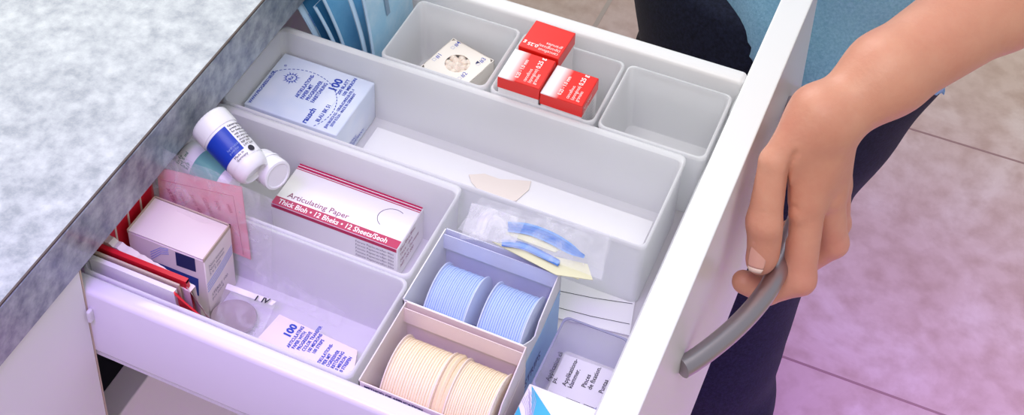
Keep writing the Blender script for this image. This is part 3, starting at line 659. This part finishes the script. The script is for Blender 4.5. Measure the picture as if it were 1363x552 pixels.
def rtext(b, w, size, r, h, ang, m, mx, s):                 # reads round the bottle
    cu = bpy.data.curves.new('t', 'FONT'); cu.body = w; cu.size = size; cu.resolution_u = 1; cu.offset = .00005; ob = bpy.data.objects.new('t', cu); me = bpy.data.meshes.new_from_object(ob)
    b.raw([mx @ Vector((r*math.cos(ang+s*v.co.x/r), r*math.sin(ang+s*v.co.x/r), h-v.co.y)) for v in me.vertices], [list(p.vertices) for p in me.polygons], m)
    bpy.data.objects.remove(ob); bpy.data.curves.remove(cu); bpy.data.meshes.remove(me)
for k in range(8): rtext(b, ('Calcium hydroxide', 'powder 10 g', 'for dental use', 'only. Store in a', 'dry place. Keep', 'closed tightly', 'REF 3041', 'LOT 2207')[k], .0020, .0131, .0165+.0024*k, a0-sgn*.50, M['blackink'], mx, -sgn)
rtext(b, 'hydroxide\npowder', .0024, .0130, L-.0185, a0+sgn*.32, M['thinblue'], mx, -sgn)
rtext(b, 'Made in\nGermany', .0024, .0129, L-.0118, a0+sgn*.3, M['greyink'], mx, -sgn)
c0 = (L-.0118, a0-sgn*.75)
b.raw([mx @ Vector((.0128*math.cos(c0[1]+.0022*math.cos(q_)/.012), .0128*math.sin(c0[1]+.0022*math.cos(q_)/.012), c0[0]+.0022*math.sin(q_))) for q_ in [2*PI*i/18 for i in range(18)]], [list(range(18))], M['blackink'])
b.build('label', t)
# loose white cap beside it
A2 = cam2w(pd(350, 219, 1.010)); B2 = cam2w(pd(369, 233, 1.000)); mx2, L2 = bottle_mx(A2, B2)
b = MB(); b.lathe([(.0060, -.004), (.0095, -.0035), (.0100, 0), (.0104, L2-.001), (.0100, L2+.0006), (.0085, L2+.0010), (.0078, L2+.0004), (.0005, L2+.0003)], M['bottle'], 44, mx2)
t = thing('round_pot', tuple((A2+B2)/2), 'small round white pot lying on its side beside the blue labelled bottle', 'pot'); b.build('body', t)
MB().lathe([(.0105, .004), (.0107, .0045), (.0107, .0060), (.0105, .0065)], M['bottle'], 44, mx2, False, False).build('lid_ring', t)
# teal labelled vial under the clear bag
A3 = cam2w(pd(246, 206, 1.028)); B3 = cam2w(pd(312, 249, 1.012)); mx3, L3 = bottle_mx(A3, B3)
t = thing('vial', tuple((A3+B3)/2), 'teal and white labelled vial lying below the white bottle under the clear bag', 'vial')
MB().lathe([(.0095, .0), (.0108, .001), (.0108, L3-.005), (.0085, L3-.001), (.006, L3)], M['bottle'], 44, mx3).build('body', t)
view = (CAM-(A3+B3)/2).normalized(); loc = (mx3.to_3x3().inverted() @ view); a3 = math.atan2(loc.y, loc.x)
b = MB(); label_patch(b, .0110, .0135, L3-.008, a3-1.5, a3+1.5, M['tealglass'], mx3, 30)
for k in range(4): rtext(b, ('Endo', 'gel 5 ml', '# 2', 'REF')[k], .0032, .0111, .0040+.0026*k, a3+.7, M['green'], mx3, -1)
b.build('label', t)

# ------------------------------------------------------------------ sterilization pouches standing behind the long tray
def pouch(xb, zb, xt, zt, yb, dy, m, lab, edge=.0025, curl=.006, mark=None):
    """sheet with its near edge at yb running from (xb,zb) up to (xt,zt), reaching back dy"""
    b = MB(); n = 14; prof = []
    for i in range(n+1):
        u = i/n; prof.append(Vector((xb+(xt-xb)*u**1.35+curl*math.sin(PI*u)*.5, 0, zb+(zt-zb)*u)))
    def sheet(ya, yb_, off, mm):
        k = 8; rings = []
        for p in prof:
            rings.append([p+Vector((off+.0018*math.sin(j/k*PI), ya+(yb_-ya)*j/k, 0)) for j in range(k+1)])
        b.loft(rings, mm, False)
    sheet(yb+edge, yb+dy, 0, m); sheet(yb, yb+edge+.0002, .0001, M['pouchedge']); sheet(yb, yb+dy, -.0007, M['pouchedge'])
    if mark:
        i0, i1, ya, yb_, mm = mark
        b.loft([[prof[i]+Vector((.0006+.0018*math.sin((y_-yb)/dy*PI), y_, 0)) for y_ in [ya+(yb_-ya)*j/4 for j in range(5)]] for i in range(i0, i1+1)], M[mm], False)
    o = b.build('sterilization_pouch', None, org=(xb, yb+dy/2, -.0575)); return tag(o, lab, 'pouch', 'sterilization pouches')
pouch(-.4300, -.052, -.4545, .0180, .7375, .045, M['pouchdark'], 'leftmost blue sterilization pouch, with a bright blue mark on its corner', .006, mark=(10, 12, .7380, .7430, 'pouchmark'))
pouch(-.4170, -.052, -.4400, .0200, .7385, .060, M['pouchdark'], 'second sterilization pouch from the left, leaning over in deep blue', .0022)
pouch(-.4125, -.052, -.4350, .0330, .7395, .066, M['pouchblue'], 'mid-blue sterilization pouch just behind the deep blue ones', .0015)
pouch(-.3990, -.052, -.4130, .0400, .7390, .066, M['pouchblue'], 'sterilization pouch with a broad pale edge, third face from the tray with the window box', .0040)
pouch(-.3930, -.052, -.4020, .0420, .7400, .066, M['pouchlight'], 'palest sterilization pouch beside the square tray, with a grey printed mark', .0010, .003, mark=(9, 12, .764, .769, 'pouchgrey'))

# ------------------------------------------------------------------ the person: signed distance shapes meshed by surface nets
def surface_nets(fn, lo, hi, h):
    lo = np.array(lo, float); hi = np.array(hi, float); n = np.ceil((hi-lo)/h).astype(int)+1
    ax = [lo[i]+h*np.arange(n[i]) for i in range(3)]
    P = np.stack(np.meshgrid(*ax, indexing='ij'), -1).astype(np.float32)
    D = fn(P).astype(np.float32); ins = D < 0
    c = np.zeros(tuple(n-1), np.int32)
    for dx in (0, 1):
        for dy in (0, 1):
            for dz in (0, 1): c += ins[dx:n[0]-1+dx, dy:n[1]-1+dy, dz:n[2]-1+dz]
    act = (c > 0) & (c < 8); idx = -np.ones(act.shape, np.int64); cells = np.argwhere(act); idx[act] = np.arange(len(cells))
    acc = np.zeros((len(cells), 3)); cnt = np.zeros(len(cells))
    cr = [(dx, dy, dz) for dx in (0, 1) for dy in (0, 1) for dz in (0, 1)]
    for a in cr:
        for k in range(3):
            if a[k] == 0:
                b_ = list(a); b_[k] = 1
                da = D[cells[:, 0]+a[0], cells[:, 1]+a[1], cells[:, 2]+a[2]]; db = D[cells[:, 0]+b_[0], cells[:, 1]+b_[1], cells[:, 2]+b_[2]]
                s = (da < 0) != (db < 0); tt = np.where(s, da/(da-db+1e-12), 0); p = np.array(a, float)[None]+np.eye(3)[k][None]*tt[:, None]
                acc[s] += p[s]; cnt[s] += 1
    V = lo+(cells+acc/cnt[:, None])*h; quads = []
    for k in range(3):
        u, v = (k+1) % 3, (k+2) % 3
        s0 = [slice(None)]*3; s1 = [slice(None)]*3; s0[k] = slice(0, n[k]-1); s1[k] = slice(1, n[k])
        ch = ins[tuple(s0)] != ins[tuple(s1)]; e = np.argwhere(ch)
        e = e[(e[:, u] > 0) & (e[:, v] > 0) & (e[:, u] < n[u]-1) & (e[:, v] < n[v]-1)]
        def g(du, dv): q = e.copy(); q[:, u] -= du; q[:, v] -= dv; return idx[q[:, 0], q[:, 1], q[:, 2]]
        q = np.stack([g(1, 1), g(0, 1), g(0, 0), g(1, 0)], 1); fl = ~ins[e[:, 0], e[:, 1], e[:, 2]]
        q[fl] = q[fl][:, ::-1]; quads.append(q[(q >= 0).all(1)])
    return V, np.concatenate(quads)
def cone(P, a, b_, ra, rb):
    a = np.array(a, np.float32); b_ = np.array(b_, np.float32); d = b_-a; t_ = np.clip(((P-a)@d)/(d@d), 0, 1)
    return np.linalg.norm(P-a-t_[..., None]*d, axis=-1)-(ra+(rb-ra)*t_)
def ell(P, c, r):
    q = (P-np.array(c, np.float32))/np.array(r, np.float32); l = np.linalg.norm(q, axis=-1); return (l-1)*min(r)
def smin(a, b_, k):
    h_ = np.maximum(k-np.abs(a-b_), 0)/k; return np.minimum(a, b_)-h_*h_*k*.25
def net_obj(name, V, Q, m, parent, smooth_it=0):
    me = bpy.data.meshes.new(name); o0 = np.array(parent['_o']); me.from_pydata((V-o0).tolist(), [], Q.tolist()); me.update(); me.materials.append(m)
    me.polygons.foreach_set('use_smooth', [True]*len(me.polygons)); o = bpy.data.objects.new(name, me); C.objects.link(o); o.parent = parent; o['_o'] = tuple(o0)
    if smooth_it:
        md = o.modifiers.new('soft', 'SMOOTH'); md.iterations = smooth_it; md.factor = .5
    return o
person = thing('person', (-.165, 1.12, fz), 'person in light blue top and dark jeans, left hand gripping the drawer handle', 'person')
CP = lambda x, y, d: np.array(pd(x, y, d))
def hand_sdf(P):
    c = lambda a, b_, ra, rb: cone(P, CP(*a), CP(*b_), ra, rb)
    wrist = (1099, 163, 1.028); 
    MC = [(1075, 262, 1.038), (1100, 256, 1.050), (1109, 246, 1.066), (1108, 236, 1.084)]
    palm = c(wrist, MC[0], .0200, .0128)
    for q, r in zip(MC[1:], (.0128, .0120, .0108)): palm = smin(palm, c(wrist, q, .0165, r), .010)
    fore = c((1330, -2, 1.075), (1180, 98, 1.035), .0330, .0262); fore = smin(fore, c((1180, 98, 1.035), (1106, 156, 1.028), .0262, .0205), .012)
    d = smin(palm, fore, .008)
    tm = c((1088, 152, 1.022), (1033, 216, 1.023), .0175, .0108)
    d = smin(d, tm, .014)
    d = smin(d, c((1066, 200, 1.028), (1068, 268, 1.037), .0120, .0098), .008)
    d = smin(d, ell(P, CP(1061, 284, 1.036), (.0065, .0070, .0085)), .003)   # flesh of the web
    th = c((1033, 216, 1.023), (1019, 296, 1.030), .0112, .0124); th = smin(th, c((1019, 296, 1.030), (1016, 336, 1.037), .0122, .0108), .004)
    th = smin(th, ell(P, CP(1012, 347, 1.038), (.0098, .0095, .0082)), .003)
    d = smin(d, th, .0025)
    fing = [  # PIP, DIP, tip, radii
        ((1064, 370, 1.050), (1020, 387, 1.060), (990, 375, 1.058), (.0112, .0108, .0092, .0082)),
        ((1109, 322, 1.072), (1066, 352, 1.090), (1040, 342, 1.088), (.0115, .0100, .0088, .0074)),
        ((1113, 296, 1.094), (1080, 318, 1.112), (1052, 305, 1.108), (.0110, .0096, .0086, .0072)),
        ((1107, 270, 1.112), (1085, 286, 1.128), (1062, 275, 1.122), (.0098, .0086, .0078, .0066))]
    for q, (p, di, ti, r) in zip(MC, fing):
        f = c(q, p, r[0]+.0012, r[1]); f = smin(f, c(p, di, r[1]+.0004, r[2]), .004); f = smin(f, c(di, ti, r[2], r[3]), .003)
        d = smin(d, f, .0035)
    # creases pressed into the surface: between thumb and index finger, over the knuckles and at the wrist
    zz = np.maximum(P[..., 2], .5); u = P[..., 0]/zz*F+CX; v = P[..., 1]/zz*F+CY; near = P[..., 2] < 1.056
    def crease(pts, w_, depth):
        best = np.full(u.shape, 1e9, np.float32)
        for (ax, ay), (bx, by) in zip(pts, pts[1:]):
            dx, dy = bx-ax, by-ay; t_ = np.clip(((u-ax)*dx+(v-ay)*dy)/(dx*dx+dy*dy), 0, 1); best = np.minimum(best, (u-ax-t_*dx)**2+(v-ay-t_*dy)**2)
        return depth*np.exp(-best/(w_*w_))*near
    d = d+crease([(1058, 203), (1052, 218), (1047, 240), (1045, 284), (1046, 312)], 3.6, .0030)+crease([(1046, 278), (1053, 273), (1061, 277)], 2.2, .0011)+crease([(1048, 298), (1055, 292), (1060, 291)], 2.0, .0008)
    d = d+crease([(1004, 286), (1016, 282), (1030, 287)], 2.0, .0007)+crease([(1003, 294), (1016, 291), (1029, 296)], 2.0, .0007)+crease([(1004, 302), (1016, 300), (1027, 303)], 1.8, .0004)
    d = d+crease([(1100, 128), (1120, 140), (1136, 160)], 3, .0004)+crease([(1106, 122), (1126, 134), (1142, 152)], 3, .0004)
    return d
# one continuous body: hand and forearm, elbow, upper arm and shoulder share one field
E_ = RM @ (Vector((.055, .96, .155))-CAM); S_ = RM @ (Vector((-.02, 1.02, .40))-CAM)
def arm_sdf(P):
    d = hand_sdf(P); el = np.array(tuple(E_)); sh = np.array(tuple(S_))
    d = smin(d, cone(P, CP(1330, -2, 1.075), el, .0330, .0380), .015); return smin(d, cone(P, el, sh, .0400, .0480), .02)
pts = np.array([CP(960, 410, 1.16), CP(960, 410, 1.0), tuple(E_), tuple(S_), CP(1340, -20, 1.0), CP(1340, -20, 1.12)])
V, Q = surface_nets(arm_sdf, (pts-.012).min(0)-np.array([0, .06, .05]), pts.max(0)+np.array([.055, .02, .06]), .0017)
RTn = np.array(RT); Vw = V@RTn.T+np.array([0, 0, CAMZ])
body = net_obj('body', Vw, Q, M['skin'], person, 2)
# thumb nail: shell over the tip, facing up towards the light
def nail(c0, c1, r, width, m, name, face=(0, 0, -1)):
    a = Vector(c0); b_ = Vector(c1); ax = (b_-a).normalized(); f = Vector(face); f = (f-ax*f.dot(ax)).normalized(); s = ax.cross(f); rings = []
    L_ = (b_-a).length
    for i in range(13):
        u = i/12; w = width*math.sin(math.acos(max(-1, min(1, (u-.5)*1.75))))**.5 if abs((u-.5)*1.75) < 1 else 0.01
        rr = r*(1-.06*u*u) if True else r
        rings.append([cam2w(a+ax*L_*u+f*rr*math.cos(t_*w)+s*rr*math.sin(t_*w)) for t_ in [(-1+2*j/12) for j in range(13)]])
    b2 = MB(); b2.loft(rings[:11], M['nail'], False); b2.loft(rings[10:], M['nailtip'], False); o = b2.build(name, body); md = o.modifiers.new('t', 'SOLIDIFY'); md.thickness = .0005; return o
nail(pd(1014, 322, 1.0350), pd(1008, 356, 1.0380), .0103, .62, M['nail'], 'fingernail', (-.38, -.1, -1))

def jeans_sdf(P):
    d = ell(P, (-.162, 1.130, -.150), (.153, .150, .135))
    d = smin(d, cone(P, (-.165, 1.085, -.25), (-.202, 1.065, -.55), .110, .085), .05)
    d = smin(d, cone(P, (-.202, 1.065, -.55), (-.172, 1.065, -.825), .085, .082), .04)
    d = smin(d, cone(P, (-.215, 1.215, -.21), (-.260, 1.235, -.50), .108, .080), .05)
    d2 = cone(P, (-.260, 1.235, -.50), (-.270, 1.235, -.825), .080, .074); d = smin(d, d2, .03)
    d = d+.0035*np.sin(P[..., 2]*46+P[..., 0]*30)*np.exp(-((P[..., 2]+.36)/.13)**2)+.0030*np.sin(P[..., 2]*70-P[..., 0]*60)*np.exp(-((P[..., 2]+.75)/.10)**2)
    d = np.maximum(d, -P[..., 2]-.835); return np.maximum(d, P[..., 2]+.10)
V, Q = surface_nets(jeans_sdf, (-.42, .93, -.86), (.04, 1.38, -.07), .006)
o = net_obj('jeans', V, Q, M['denim'], person, 3); o['label'] = 'dark blue denim jeans'
def shirt_sdf(P):
    x, y, z_ = P[..., 0], P[..., 1], P[..., 2]; s = np.clip((z_+.2)/.6, 0, 1)
    cx_ = -.136+.06*s; cy_ = 1.125+.01*s; rx = .117-.008*np.sin(s*PI)+.01*s; ry = .158-.012*np.sin(s*PI)
    flare = .005*np.exp(-(np.maximum(z_+.17, 0)/.05)); ang = np.arctan2((y-cy_), (x-cx_))
    q = np.sqrt(((x-cx_)/(rx+flare))**2+((y-cy_)/(ry+flare))**2); d = (q-1)*.13
    d = d+.0032*np.sin(ang*11+z_*9)*np.exp(-np.maximum(z_+.2, 0)/.16)+.0022*np.sin(z_*55+ang*5)
    hem = -.128-.50*(y-.975)+.006*np.sin(ang*5); shell = np.maximum(d, -(d+.006)); 
    d = np.where(z_ < hem+.02, np.maximum(shell, hem-z_), d)
    d = np.maximum(d, hem-z_); top = z_-.42-.02; d = np.maximum(d, top)
    return smin(d, cone(P, (-.05, 1.03, .36), (.03, .985, .24), .070, .062), .03)
V, Q = surface_nets(shirt_sdf, (-.33, .90, -.36), (.17, 1.34, .47), .005)
o = net_obj('shirt', V, Q, M['shirt'], person, 2); o['label'] = 'light blue jersey top'
def shoe_sdf(P):
    d = 1e9
    for (x, y) in ((-.168, 1.065), (-.270, 1.235)):
        q = smin(cone(P, (x+.03, y, -.815), (x-.14, y-.01, -.818), .033, .030), ell(P, (x-.04, y, -.805), (.07, .036, .035)), .02); d = np.minimum(d, q)
    return np.maximum(d, -.848-P[..., 2])
for s, (x, y) in enumerate(((-.168, 1.065), (-.270, 1.235))):
    def one(P, x=x, y=y): return np.maximum(smin(cone(P, (x+.03, y, -.812), (x-.14, y-.01, -.818), .034, .030), ell(P, (x-.04, y, -.805), (.07, .036, .035)), .02), -.849-P[..., 2])
    V, Q = surface_nets(one, (x-.19, y-.07, -.86), (x+.09, y+.07, -.75), .005); net_obj('shoe', V, Q, M['shoe'], person)

# ------------------------------------------------------------------ light
w = bpy.data.worlds.new('room_fill'); bpy.context.scene.world = w; w.use_nodes = True
bg = w.node_tree.nodes['Background']; bg.inputs['Color'].default_value = (.92, .95, 1, 1); bg.inputs['Strength'].default_value = .54
def area(name, loc, target, sx, sy, power, col):
    l = bpy.data.lights.new(name, 'AREA'); l.shape = 'RECTANGLE'; l.size = sx; l.size_y = sy; l.energy = power; l.color = col
    o = bpy.data.objects.new(name, l); C.objects.link(o); o.location = loc; o.rotation_euler = (Vector(target)-Vector(loc)).to_track_quat('-Z', 'Y').to_euler(); return o
area('window_light', (-2.3, 2.5, 2.0), (-.5, .8, 0), 2.2, 2.2, 68, (.98, .985, 1))
area('ceiling_light', (-.1, .9, 1.8), (-.2, .85, 0), 1.6, 1.6, 6, (1, .985, .95))
area('room_fill', (-.2, -.3, 2.2), (-.25, .8, 0), 1.8, 1.4, 27, (1, .985, .96))  # added soft fill that brightens tray walls facing the camera
def spot(name, loc, target, power, ang, col, r=.1):
    l = bpy.data.lights.new(name, 'SPOT'); l.energy = power; l.color = col; l.spot_size = math.radians(ang); l.spot_blend = 1.0; l.shadow_soft_size = r
    o = bpy.data.objects.new(name, l); C.objects.link(o); o.location = loc; o.rotation_euler = (Vector(target)-Vector(loc)).to_track_quat('-Z', 'Y').to_euler()
spot('violet_tint_spot', (-.30, -.05, .85), (-.33, .27, -.2), 58, 48, (.36, .06, 1.0), .2)  # added spot for the purple tint near the drawer; the room has no such lamp
spot('violet_floor_tint_spot', (.75, .35, .6), (.10, .98, -.85), 130, 48, (.40, .05, 1.0))  # second added spot, carries the purple tint onto the floor; no real source

# ------------------------------------------------------------------ camera
cd = bpy.data.cameras.new('camera'); co = bpy.data.objects.new('camera', cd); C.objects.link(co)
m3 = Matrix((RM[0], -RM[1], -RM[2])).transposed(); co.matrix_world = Matrix.Translation(CAM) @ m3.to_4x4()
cd.sensor_fit = 'HORIZONTAL'; cd.sensor_width = 36; cd.lens = F/1363*36; cd.shift_x = (681.5-CX)/1363; cd.shift_y = -(276-CY)/1363; cd.clip_start = .02
bpy.context.scene.camera = co
vs_ = bpy.context.scene.view_settings; vs_.view_transform = 'Standard'; vs_.look = 'None'; vs_.exposure = -.03; vs_.gamma = 1; vs_.use_curve_mapping = False
for o in bpy.data.objects:
    if '_o' in o: del o['_o']
